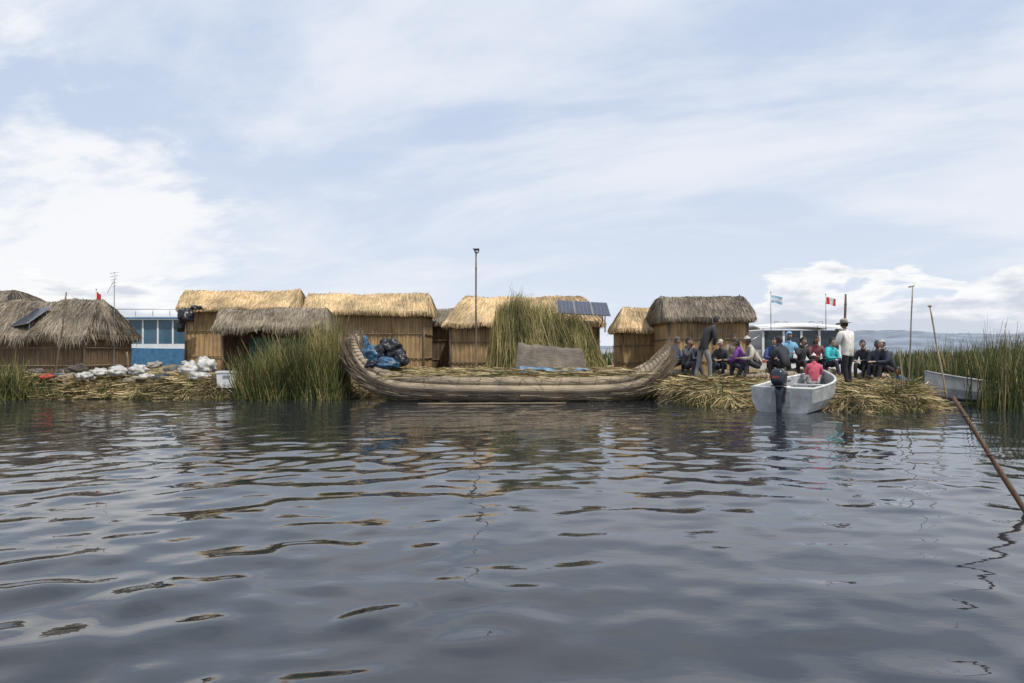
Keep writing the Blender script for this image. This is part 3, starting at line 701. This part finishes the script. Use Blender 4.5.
a.build('hull', [M_hullw, M_in, mplain('boat_trim', (0.55, 0.56, 0.55), 0.5)], mb).rotation_euler[0] = 0.02
a = Acc()
def boxy(p):
    q = Vector([math.copysign(abs(c)**0.6, c) for c in p]); return Vector((q.x, q.y, q.z))
a.ell((0, -0.16, 0.84), (0.15, 0.22, 0.19), 0, 20, 14, Matrix.Rotation(-0.15, 3, 'X'), boxy)
a.box((0, -0.16, 0.66), (0.25, 0.36, 0.03), 1)
a.tube([(0, -0.14, 0.66), (0, -0.15, 0.45), (0, -0.16, 0.2), (0, -0.17, -0.15)], [(0.10, 0.13), (0.075, 0.1), (0.06, 0.09), (0.045, 0.08)], 0, 12)
a.box((0, -0.2, 0.04), (0.2, 0.3, 0.02), 0); a.ell((0, -0.2, -0.2), (0.05, 0.2, 0.05), 0)
a.box((0, 0.0, 0.55), (0.24, 0.16, 0.14), 1); a.box((0, -0.055, 0.42), (0.2, 0.05, 0.25), 1)
a.tube([(0.02, 0.0, 0.7), (0.03, 0.3, 0.74), (0.03, 0.55, 0.75)], [0.02, 0.017, 0.025], 1, 8)
for k in range(3):
    R = Matrix.Rotation(k*2.09, 3, 'Y'); a.ell(R @ Vector((0, 0, 0.07))+Vector((0, -0.42, -0.2)), (0.035, 0.01, 0.07), 1, 8, 6, R)
a.box((0, -0.385, 0.86), (0.16, 0.012, 0.05), 2); a.box((-0.155, -0.16, 0.86), (0.012, 0.25, 0.04), 2)
a.build('outboard_motor', [mplain('motor_cowl', (0.018, 0.022, 0.035), 0.3, 0.1, 4, 0), mplain('motor_metal', (0.05, 0.05, 0.055), 0.5), mplain('motor_stripe', (0.4, 0.08, 0.06), 0.4)], mb)
lumps('boat_load', [((0.2, 0, 0), (0.2, 0.25, 0.15), 0), ((-0.15, 0.1, 0), (0.2, 0.2, 0.12), 1)], [mplain('grey_bag', (0.12, 0.12, 0.13), 0.8), M_white], (6.7, 16.3, 0.42))
rb = empty('rowing_boat', (14.1, 17.5, 0.05), math.radians(78))
a = Acc(); sec = hull_mesh(a, 3.2, 1.1, 0.42, 0.78)
for y in (0.8, 1.7): a.box((0, y, 0.33), (sec(y/3.3)[0]*1.86, 0.22, 0.03), 2)
a.build('hull', [M_hullw, M_in, mplain('boat_trim2', (0.25, 0.25, 0.26), 0.5)], rb)

# ------------------------------------------------------------------ cabin boat behind the group
cb = empty('white_cabin_boat', (X(800, 25.5), 26.2, 0.0))
a = Acc(); w = (X(838, 25.5)-X(759, 25.5))/2
V = []; Fc = []; n_ = 24
def csec(t):
    hw = 0.95*(1-max(0, (t-0.6)/0.4)**2*0.8); return hw
for k in range(n_+1):
    t = k/n_; x = w+0.8-(2*w+1.8)*t; hw = csec(t); sheer = 1.15+0.25*t*t
    V += [(x, -hw*0.75, -0.1), (x, -hw, 0.55), (x, -hw, sheer), (x, hw, sheer), (x, hw, 0.55), (x, hw*0.75, -0.1)]
for k in range(n_):
    for i in range(5): Fc.append((k*6+i, (k+1)*6+i, (k+1)*6+i+1, k*6+i+1))
Fc += [tuple(range(6)), tuple(n_*6+i for i in range(5, -1, -1))]
a.add(V, Fc, 0, False)
zc = 1.15; zr = Z(330, 25.3)
for px in (-w+.05, -w*.45, 0.0, w*.45, w-.05):
    for y in (-.82, .82): a.box((px, y, (zc+zr)/2), (0.08, 0.05, zr-zc), 0)
a.box((0, 0, zc+0.12), (2*w-0.02, 1.68, 0.24), 0)
for y in (-.80, .80):
    a.box((0, y, (zc+zr)/2+0.1), (2*w-.12, 0.02, zr-zc-0.22), 1)
for x in (-w+.03, w-.03): a.box((x, 0, (zc+zr)/2+.1), (0.02, 1.5, zr-zc-.22), 1)
Vr = []; n2 = 14
for side_ in (0, 1):
    for k in range(n2+1):
        t = k/n2; x = -w-.12+(2*w+.24)*t
        for q in range(9):
            y = -0.98+1.96*q/8; Vr.append((x, y, zr+side_*0.06+0.14*(1-(y/1.0)**2)+0.1*math.sin(math.pi*t)))
Fr = []
for side_ in (0, 1):
    o = side_*(n2+1)*9
    for k in range(n2):
        for q in range(8): f = (o+k*9+q, o+(k+1)*9+q, o+(k+1)*9+q+1, o+k*9+q+1); Fr.append(f if side_ else f[::-1])
o = (n2+1)*9
for k in range(n2): Fr += [(k*9, (k+1)*9, o+(k+1)*9, o+k*9), (k*9+8, o+k*9+8, o+(k+1)*9+8, (k+1)*9+8)]
for q in range(8): Fr += [(q, o+q, o+q+1, q+1), (n2*9+q, n2*9+q+1, o+n2*9+q+1, o+n2*9+q)]
a.add(Vr, Fr, 0, False)
a.box((w+.15, -0.4, zr-0.1), (0.1, 0.5, 0.5), 2); a.tube([(-w-.5, -.9, 1.3), (-w-.5, -.9, 1.7), (-w-.1, -.9, 1.9)], 0.02, 3, 6)
a.box((0, -0.963, 0.95), (2*w+.6, 0.02, 0.09), 2)
for x in (-w*0.6, w*0.3): a.tube([(x, -.5, zr+.1), (x, -.5, zr+.32), (x+.5, -.5, zr+.32), (x+.5, -.5, zr+.1)], 0.018, 3, 6)
a.build('hull_and_cabin', [M_white, mplain('window_glass', (0.03, 0.045, 0.06), 0.08, 0.1, 3, 0), mplain('red_trim', (0.35, 0.05, 0.03), 0.5), M_metal], cb)

# blue & white passenger boat on the left, behind the huts
pb = empty('passenger_boat', (X(148, 33), 33, 0)); a = Acc()
w = 2.6
V = []; Fc = []
for k in range(n_+1):
    t = k/n_; x = w-(2*w+1.5)*t; hw = 1.3*(1-max(0, (t-.7)/.3)**2*.85); sh_ = 1.42+.2*t*t
    V += [(x, -hw*.8, -.1), (x, -hw, .6), (x, -hw, sh_), (x, hw, sh_), (x, hw, .6), (x, hw*.8, -.1)]
for k in range(n_):
    for i in range(5): Fc.append((k*6+i, (k+1)*6+i, (k+1)*6+i+1, k*6+i+1))
Fc += [tuple(range(6)), tuple(n_*6+i for i in range(5, -1, -1))]
a.add(V, Fc, 2, False)
zt = Z(320, 32)
a.box((0, 0, 1.52), (2*w-.2, 2.3, .24), 0)
a.box((0, 0, (1.5+zt)/2+.1), (2*w-.3, 2.2, zt-1.6), 1)
for k in range(8): a.box((-w+.15+(2*w-.3)*k/7, -1.115, (1.5+zt)/2+.1), (.07, .03, zt-1.6), 0)
a.box((0, 0, zt+.08), (2*w+.1, 2.6, .16), 0); a.box((0, -1.31, zt+.08), (2*w, .02, .07), 2)
for k in range(7): a.tube([(-w+.2+(2*w-.4)*k/6, -1.1, zt+.15), (-w+.2+(2*w-.4)*k/6, -1.1, zt+.5)], .02, 3, 6)
a.tube([(-w+.2, -1.1, zt+.5), (w-.2, -1.1, zt+.5)], .022, 3, 6)
a.build('hull_and_cabin', [M_white, mplain('tinted_glass', (0.05, 0.12, 0.18), 0.1, 0.2, 2, 0), mplain('hull_blue', (0.05, 0.16, 0.30), 0.4), M_metal], pb)

# ------------------------------------------------------------------ people
def skin_mesh(verts, edges, radii, root_i):
    me = bpy.data.meshes.new('tmp'); me.from_pydata(verts, edges, []); ob = bpy.data.objects.new('tmp', me); col.objects.link(ob)
    md = ob.modifiers.new('s', 'SKIN'); md.branch_smoothing = 0.6; md.use_smooth_shade = True
    sv = me.skin_vertices[0].data
    for i, r in enumerate(radii):
        sv[i].radius = r if hasattr(r, '__len__') else (r, r); sv[i].use_root = (i == root_i)
    md2 = ob.modifiers.new('u', 'SUBSURF'); md2.levels = 1; md2.render_levels = 1
    dg = bpy.context.evaluated_depsgraph_get(); ev = ob.evaluated_get(dg); m2 = bpy.data.meshes.new_from_object(ev)
    V = [v.co.copy() for v in m2.vertices]; Fc = [tuple(p.vertices) for p in m2.polygons]
    bpy.data.objects.remove(ob); bpy.data.meshes.remove(me); bpy.data.meshes.remove(m2)
    return V, Fc
def seg_dist(P, A, B):
    AB = B-A; t = np.clip(((P-A)@AB)/(AB@AB+1e-9), 0, 1); return np.linalg.norm(P-(A+t[:, None]*AB), axis=1)
HAIR = (0.012, 0.009, 0.008)
def person(name, x, y, z, yaw, pose='sit', jacket=(0.03, 0.03, 0.04), pants=(0.03, 0.035, 0.05), head='hair', hatc=(0.5, 0.5, 0.48), skin=(0.32, 0.18, 0.12), s=1.0, seat=0.22, lean=0.1, hy=0.0, arm='rest', bulk=1.0):
    J = {}
    if pose == 'sit':
        ph = seat+0.13
        J['pel'] = (0, 0, ph); J['sp'] = (0, lean*.35, ph+.22); J['ch'] = (0, lean*.8, ph+.42); J['nb'] = (0, lean*1.1, ph+.55); J['nt'] = (0, lean*1.3+.01, ph+.62)
        for s_, k in ((-1, 'l'), (1, 'r')):
            J['sh'+k] = (s_*.175, lean*1.0, ph+.48)
            kz = 0.47
            J['hp'+k] = (s_*.10, .02, ph-.03); J['kn'+k] = (s_*.14, .40, kz+.02); J['an'+k] = (s_*.13, .46+random.uniform(-.06, .1), .09); J['to'+k] = (s_*.15, J['an'+k][1]+.15, .04)
            if arm == 'rest': J['el'+k] = (s_*.245, lean+.08, ph+.21); J['wr'+k] = (s_*.10, lean+.31, ph+.22)
            elif arm == 'up' and s_ > 0: J['el'+k] = (s_*.25, lean+.16, ph+.28); J['wr'+k] = (s_*.10, lean+.22, ph+.50)
            else: J['el'+k] = (s_*.26, lean+.03, ph+.20); J['wr'+k] = (s_*.17, lean+.26, ph+.20)
    else:
        ph = .93
        J['pel'] = (0, 0, ph); J['sp'] = (0, lean*.3, ph+.21); J['ch'] = (0, lean*.8, ph+.41); J['nb'] = (0, lean*1.25, ph+.54); J['nt'] = (0, lean*1.55, ph+.615)
        for s_, k in ((-1, 'l'), (1, 'r')):
            st = s_*(.10 if pose == 'walk' else .03)
            J['sh'+k] = (s_*.185, lean*1.0, ph+.48)
            J['hp'+k] = (s_*.10, 0, ph-.05); J['kn'+k] = (s_*.115, st+.04, .49); J['an'+k] = (s_*.12, st*1.6-.02, .09); J['to'+k] = (s_*.14, st*1.6+.15, .04)
            if arm == 'pocket': J['el'+k] = (s_*.27, lean-.04, ph+.20); J['wr'+k] = (s_*.19, lean*.4+.12, ph+.01)
            elif arm == 'front': J['el'+k] = (s_*.25, lean+.06, ph+.22); J['wr'+k] = (s_*.09, lean+.27, ph+.17)
            else: J['el'+k] = (s_*.245, lean*.7, ph+.20); J['wr'+k] = (s_*.26, lean*.6+.08, ph-.04)
    rad = {'pel': (.16, .125), 'sp': (.145, .115), 'ch': (.165, .125), 'nb': (.075, .075), 'nt': (.055, .055)}
    for k in 'lr': rad.update({'sh'+k: .082, 'el'+k: .058, 'wr'+k: .04, 'hp'+k: .10, 'kn'+k: .07, 'an'+k: .05, 'to'+k: .042})
    names = list(J); idx = {n_: i for i, n_ in enumerate(names)}
    bones = [('pel', 'sp', 0), ('sp', 'ch', 0), ('ch', 'nb', 0), ('nb', 'nt', 2)]
    for k in 'lr': bones += [('ch', 'sh'+k, 0), ('sh'+k, 'el'+k, 0), ('el'+k, 'wr'+k, 0), ('pel', 'hp'+k, 1), ('hp'+k, 'kn'+k, 1), ('kn'+k, 'an'+k, 1), ('an'+k, 'to'+k, 3)]
    R_ = []
    for n_ in names:
        r = rad[n_]; r = (r, r) if not hasattr(r, '__len__') else r
        bk = bulk if n_[:2] in ('sp', 'ch', 'sh', 'el', 'pe') else 1
        R_.append((r[0]*bk, r[1]*bk))
    V, Fc = skin_mesh([J[n_] for n_ in names], [(idx[a_], idx[b_]) for a_, b_, _ in bones], R_, idx['pel'])
    Pn = np.array([list(v) for v in V]); Cn = np.array([Pn[list(f)].mean(0) for f in Fc])
    best = np.full(len(Fc), 9.0); mi = np.zeros(len(Fc), int); bi = np.zeros(len(Fc), int)
    for q_, (a_, b_, m_) in enumerate(bones):
        d = seg_dist(Cn, np.array(J[a_]), np.array(J[b_]))
        if a_ == 'pel' and b_[:2] == 'hp': d = d+0.05
        w_ = d < best; best[w_] = d[w_]; mi[w_] = m_; bi[w_] = q_
    hem = ph-(.10 if pose != 'sit' else .05)
    for q_, (a_, b_, m_) in enumerate(bones):
        if a_ == 'pel': w_ = bi == q_; mi[w_] = np.where(Cn[w_][:, 2] > hem, 0, 1)
        if a_[:2] == 'hp' and pose != 'sit': w_ = (bi == q_) & (Cn[:, 2] > hem); mi[w_] = 0
    a = Acc()
    for f, m_ in zip(Fc, mi): a.f.append(f); a.m.append(int(m_)); a.s.append(True); a.uv.append(None)
    a.v = [tuple(v) for v in V]
    nb = Vector(J['nb']); a.tube([nb+Vector((0, 0, -.02)), nb+Vector((0, lean*.2, .045))], [.085, .068], 0, 12, False)
    for s_, k in ((-1, 'l'), (1, 'r')):
        w_ = Vector(J['wr'+k]); d = (w_-Vector(J['el'+k])).normalized(); sd = d.cross(Vector((0, 0, 1)))
        if sd.length < .3: sd = Vector((0, 1, 0))
        sd.normalize(); nn_ = sd.cross(d)
        R3 = Matrix((sd, d, nn_)).transposed()
        a.ell(w_+d*.055, (.038, .052, .018), 2, 10, 8, R3)
        for q, (o_, l_) in enumerate(((-.028, .062), (-.010, .072), (.009, .068), (.027, .052))):
            b0 = w_+d*.09+sd*o_; a.tube([b0, b0+d*l_*.55-nn_*.008, b0+d*l_*.85-nn_*.03], [.0095, .0085, .0065], 2, 6)
        b0 = w_+d*.045+sd*s_*.030; a.tube([b0, b0+d*.028+sd*s_*.022, b0+d*.058+sd*s_*.026-nn_*.01], [.012, .010, .008], 2, 6)
    hc = Vector(J['nt'])+Vector((0, .025, .095)); RH = Matrix.Rotation(hy, 3, 'Z') @ Matrix.Rotation(-0.12, 3, 'X')
    def hf(p):
        q = p.copy()
        if q.z < 0: q.x *= 1+0.28*q.z; q.y *= 1+0.12*q.z
        return q
    a.ell(hc, (.076, .096, .118), 2, 22, 18, RH, hf)
    def hp_(v): return hc+RH @ Vector(v)
    a.ell(hp_((0, .103, -.022)), (.013, .016, .022), 2, 8, 6, RH)
    for s_ in (-1, 1):
        a.ell(hp_((s_*.029, .086, .008)), (.011, .007, .007), 4, 8, 6, RH); a.ell(hp_((s_*.029, .089, .024)), (.016, .006, .004), 5, 8, 6, RH)
        a.ell(hp_((s_*.076, .0, -.005)), (.010, .02, .03), 2, 8, 6, RH)
    a.ell(hp_((0, .084, -.058)), (.022, .008, .006), 6, 8, 6, RH)
    def shell(scale, cond, mi_):
        Vs = []; nu_, nv_ = 22, 14; ok = {}
        for j in range(nv_+1):
            th = math.pi*j/nv_
            for i in range(nu_):
                phi = 2*math.pi*i/nu_; p = Vector((math.sin(th)*math.cos(phi), math.sin(th)*math.sin(phi), math.cos(th)))
                Vs.append(hp_((p.x*.076*scale, p.y*.096*scale-.004, p.z*.118*scale+.004))); ok[len(Vs)-1] = cond(p)
        Fs = []
        for j in range(nv_):
            for i in range(nu_):
                f = (j*nu_+i, (j+1)*nu_+i, (j+1)*nu_+(i+1) % nu_, j*nu_+(i+1) % nu_)
                if all(ok[q] for q in f): Fs.append(f)
        a.add(Vs, Fs, mi_)
    shell(1.12, lambda p: p.z > .38 or (p.y < .35 and p.z > -.6), 5)
    if head == 'long': a.ell(hp_((0, -.07, -.10)), (.07, .04, .15), 5, 12, 10, RH)
    if head == 'hood': shell(1.26, lambda p: p.y < .35 or p.z > .62, 0)
    if head in ('hat', 'cap', 'beanie'):
        shell(1.2, lambda p: p.z > .28, 7)
        if head == 'hat':
            a.ell(hp_((0, 0, .10)), (.088, .105, .065), 7, 16, 8, RH)
            n2 = 20; Vs = []
            for q in range(n2):
                t = 2*math.pi*q/n2; c_, s2 = math.cos(t), math.sin(t)
                Vs += [hp_((c_*.08, s2*.10, .05)), hp_((c_*.20, s2*.21, .02+.02*abs(c_))), hp_((c_*.08, s2*.10, .025))]
            Fs = []
            for q in range(n2):
                r_ = (q+1) % n2
                Fs += [(q*3, q*3+1, r_*3+1, r_*3), (q*3+1, q*3+2, r_*3+2, r_*3+1)]
            a.add(Vs, Fs, 7)
        if head == 'cap': a.ell(hp_((0, .13, .042)), (.06, .06, .010), 7, 12, 6, RH)
        if head == 'beanie': a.ell(hp_((0, -.01, .15)), (.025, .025, .022), 7, 8, 6)
    mats = [mplain('jacket_cloth', jacket, .8, .22, 9, .5), mplain('trouser_cloth', pants, .85, .2, 9, .4), mplain('skin', skin, .55, .06, 9, 0),
            mplain('shoe', (.03, .025, .02), .6), mplain('eye', (.02, .015, .01), .2, 0, 1, 0), mplain('hair', HAIR, .6), mplain('lips', (.22, .08, .065), .5, 0, 1, 0), mplain('hat_cloth', hatc, .85, .12)]
    ob = a.build(name, mats, loc=(x, y, z), rz=yaw); ob.scale = (s, s, s)
    return ob
def gz(x, y): return ground_z(x, y)
def bundle(x0, x1, y, h=0.22):
    root = empty('reed_bundle_bench', (0, 0, 0)); a = Acc(); pts = []; n_ = 12
    zz = gz((x0+x1)/2, y)
    for k in range(n_+1):
        t = k/n_; pts.append((x0+(x1-x0)*t, y+.03*math.sin(k), zz+h*.5))
    a.tube(pts, [(.2, h*.5*(1+.05*math.sin(k*2))) for k in range(n_+1)], 0, 14)
    for k in range(1, n_, 2):
        p = Vector(pts[k]); a.tube([p+Vector((0, math.cos(2*math.pi*q/12)*.21, math.sin(2*math.pi*q/12)*h*.53)) for q in range(13)], .012, 1, 5, False)
    a.build('bundle', [M_boatL, M_rope], root)
    return zz
rows = [
 (672, 21.6, -2.2, (.05, .09, .18), (.03, .03, .04), 'beanie', (.10, .08, .08), {}),
 (684, 21.2, -2.4, (.06, .065, .08), (.05, .05, .06), 'hair', (.5, .5, .5), dict(arm='up')),
 (692, 21.9, 2.8, (.025, .03, .045), (.05, .05, .06), 'hair', (.5, .5, .5), {}),
 (722, 21.4, 2.6, (.04, .04, .045), (.03, .04, .07), 'cap', (.45, .40, .33), {}),
 (733, 21.9, 3.0, (.30, .25, .19), (.04, .04, .04), 'long', (.1, .1, .1), dict(arm='x')),
 (747, 20.4, 0.9, (.15, .045, .23), (.03, .03, .06), 'long', (.1, .1, .1), dict(lean=.22)),
 (760, 20.2, 1.5, (.42, .39, .34), (.04, .04, .05), 'beanie', (.45, .40, .36), dict(lean=.25)),
 (773, 21.6, 2.9, (.04, .07, .20), (.02, .02, .03), 'hair', (.1, .1, .1), {}),
 (788, 21.8, 3.1, (.18, .38, .55), (.03, .03, .04), 'hood', (.1, .1, .1), dict(seat=.36, lean=.05)),
 (800, 21.2, -2.9, (.035, .035, .04), (.03, .03, .05), 'hair', (.1, .1, .1), dict(arm='up')),
 (786, 20.3, 0.3, (.03, .032, .04), (.02, .02, .025), 'beanie', (.03, .03, .04), dict(lean=.2)),
 (828, 21.4, -2.7, (.04, .42, .45), (.03, .03, .05), 'hair', (.1, .1, .1), {}),
 (815, 21.8, 3.0, (.20, .06, .07), (.03, .03, .05), 'long', (.1, .1, .1), {}),
 (867, 20.6, 2.2, (.035, .037, .045), (.02, .02, .025), 'hair', (.1, .1, .1), dict(lean=.18)),
 (879, 20.2, 2.4, (.05, .06, .07), (.03, .035, .06), 'cap', (.04, .04, .05), {}),
 (892, 19.6, 1.6, (.035, .04, .065), (.03, .03, .04), 'beanie', (.35, .35, .36), dict(lean=.2)),
 (902, 19.9, 1.9, (.06, .13, .22), (.02, .02, .03), 'hair', (.1, .1, .1), {}),
]
for (x0p, x1p, D) in ((664, 694, 21.4), (716, 740, 21.6), (742, 766, 20.3), (768, 833, 21.5), (861, 885, 20.35), (887, 908, 19.75), (779, 793, 20.25)):
    bundle(X(x0p, D), X(x1p, D), D)
skins = [(.32, .18, .12), (.42, .26, .19), (.26, .14, .09), (.5, .33, .26)]
for i, (px, D, yaw, jk, pt, hd2, hc2, kw) in enumerate(rows):
    x = X(px, D); kw = dict(kw); kw.setdefault('hy', random.uniform(-.5, .5))
    person('seated_person', x, D, gz(x, D), yaw, 'sit', jk, pt, hd2, hc2, skins[i % 4], s=random.uniform(1.0, 1.06), bulk=1.25, **kw)
x = X(703, 20.4); person('standing_man', x, 20.4, gz(x, 20.4), -1.35, 'walk', (.022, .022, .026), (.20, .20, .21), 'hair', s=1.08, lean=.26, arm='pocket', hy=-.1, skin=skins[0], bulk=1.25)
x = X(848, 18.9); person('standing_man_in_hat', x, 18.9, gz(x, 18.9), .45, 'stand', (.66, .64, .60), (.012, .012, .016), 'hat', (.30, .26, .21), s=1.05, lean=.06, arm='front', bulk=1.4)
person('child_in_pink_jacket', 7.75, 17.5, 0.2, -0.3, 'sit', (.50, .09, .13), (.55, .5, .5), 'beanie', (.65, .5, .5), s=.8, seat=.40, skin=skins[1], bulk=1.15)

# ------------------------------------------------------------------ world
w = bpy.data.worlds.new('World'); scene.world = w; w.use_nodes = True; nt = w.node_tree; N_ = nt.nodes; Lk = nt.links
bg = N_['Background']; bg.inputs['Strength'].default_value = 0.1
to_sun = Vector((0.45, -0.50, 1.15)).normalized()
sky = N_.new('ShaderNodeTexSky'); sky.sky_type = 'NISHITA'; sky.sun_disc = False
sky.sun_elevation = math.asin(to_sun.z); sky.sun_rotation = math.atan2(to_sun.x, to_sun.y); sky.altitude = 3800; sky.air_density = 1.2; sky.dust_density = 2.0
tc = N_.new('ShaderNodeTexCoord'); sp = N_.new('ShaderNodeSeparateXYZ'); Lk.new(tc.outputs['Generated'], sp.inputs[0])
def mth(op, a_, b_=None, c_=None, clamp=False):
    n_ = N_.new('ShaderNodeMath'); n_.operation = op; n_.use_clamp = clamp
    for i, q in enumerate((a_, b_, c_)):
        if q is None: continue
        if isinstance(q, (int, float)): n_.inputs[i].default_value = q
        else: Lk.new(q, n_.inputs[i])
    return n_.outputs[0]
def sstep(v, lo, hi):
    n_ = N_.new('ShaderNodeMapRange'); n_.interpolation_type = 'SMOOTHSTEP'; Lk.new(v, n_.inputs['Value'])
    n_.inputs['From Min'].default_value = lo; n_.inputs['From Max'].default_value = hi; return n_.outputs['Result']
def comb(x_, y_, z_):
    n_ = N_.new('ShaderNodeCombineXYZ')
    for i, q in enumerate((x_, y_, z_)):
        if isinstance(q, (int, float)): n_.inputs[i].default_value = q
        else: Lk.new(q, n_.inputs[i])
    return n_.outputs[0]
def noi(vec, sc, det=8, rough=.55, dis=0.0):
    n_ = N_.new('ShaderNodeTexNoise'); Lk.new(vec, n_.inputs['Vector']); n_.inputs['Scale'].default_value = sc; n_.inputs['Detail'].default_value = det
    n_.inputs['Roughness'].default_value = rough; n_.inputs['Distortion'].default_value = dis; return n_.outputs['Fac']
def mixc(f, a_, b_):
    n_ = N_.new('ShaderNodeMixRGB')
    if isinstance(f, (int, float)): n_.inputs[0].default_value = f
    else: Lk.new(f, n_.inputs[0])
    for i, q in ((1, a_), (2, b_)):
        if isinstance(q, tuple): n_.inputs[i].default_value = (*q, 1)
        else: Lk.new(q, n_.inputs[i])
    return n_.outputs[0]
sx_, sy_, sz_ = sp.outputs
zc_ = mth('MAXIMUM', sz_, 0.0); dn = mth('ADD', zc_, 0.22)
pxx = mth('DIVIDE', sx_, dn); pyy_ = mth('DIVIDE', sy_, dn)
n1 = noi(comb(mth('MULTIPLY', pxx, 0.6), mth('ADD', pyy_, mth('MULTIPLY', pxx, 0.35)), 0.0), 1.3, 8, .6, .3)
n2 = noi(comb(mth('ADD', pxx, 7.0), pyy_, 3.0), 0.55, 3, .5, .2)
f1 = sstep(mth('ADD', mth('MULTIPLY', n1, .62), mth('MULTIPLY', n2, .38)), 0.43, 0.58)
haze = sstep(sz_, 0.42, 0.0)
veil = mixc(0.88, sky.outputs['Color'], (5.8, 6.9, 8.8))
cl = mixc(mth('MULTIPLY', f1, .85), veil, (8.5, 8.8, 9.5))
cl = mixc(mth('MULTIPLY', haze, .6), cl, (8.2, 8.6, 9.3))
def blob(d, lo, hi):
    n_ = N_.new('ShaderNodeVectorMath'); n_.operation = 'DOT_PRODUCT'; Lk.new(tc.outputs['Generated'], n_.inputs[0]); v = Vector(d).normalized(); n_.inputs[1].default_value = v
    return sstep(mth('ADD', n_.outputs['Value'], mth('MULTIPLY', mth('SUBTRACT', n1, .5), .22)), lo, hi)
b1 = blob((-0.70, 1, 0.20), .974, 1.0)
cl = mixc(mth('MULTIPLY', b1, .9), cl, (9.5, 9.6, 9.8))
# cumulus on the horizon
az = mth('ARCTAN2', sx_, sy_)
cn = noi(comb(mth('MULTIPLY', az, 9.0), mth('MULTIPLY', sz_, 24.0), 1.0), 1.0, 7, .55, .3)
cr = sstep(mth('ABSOLUTE', mth('SUBTRACT', az, 0.55)), 0.40, 0.12)
clf = sstep(mth('ABSOLUTE', mth('ADD', az, 0.58)), 0.34, 0.08)
side_m = mth('MAXIMUM', cr, mth('MULTIPLY', clf, .85))
cm = mth('SUBTRACT', mth('ADD', cn, mth('MULTIPLY', side_m, .42)), mth('MULTIPLY', sz_, 4.2))
cmk = sstep(cm, 0.50, 0.57)
shade = sstep(mth('ADD', cm, mth('MULTIPLY', noi(comb(mth('MULTIPLY', az, 16.0), mth('MULTIPLY', sz_, 60.0), 5.0), 1.0, 5), .45)), 1.0, 0.74)
ccol = mixc(shade, (6.3, 6.8, 7.7), (10.0, 10.0, 10.0))
cl = mixc(mth('MULTIPLY', cmk, .95), cl, ccol)
Lk.new(cl, bg.inputs['Color'])

sun = bpy.data.lights.new('sun', 'SUN'); sun.energy = 3.8; sun.angle = math.radians(1.5); sun.color = (1, .94, .85)
so = bpy.data.objects.new('sun', sun); so.rotation_euler = (-to_sun).to_track_quat('-Z', 'Y').to_euler(); so.location = (10, -10, 20); col.objects.link(so)

cam = bpy.data.cameras.new('camera'); cam.lens = 24; cam.sensor_width = 36; cam.clip_end = 12000; cam.clip_start = 0.05
co = bpy.data.objects.new('camera', cam); co.location = (0, 0, CAM_H); co.rotation_euler = (math.radians(90+0.545), 0, 0); col.objects.link(co); scene.camera = co
scene.view_settings.view_transform = 'Standard'; scene.view_settings.look = 'None'; scene.view_settings.exposure = 0
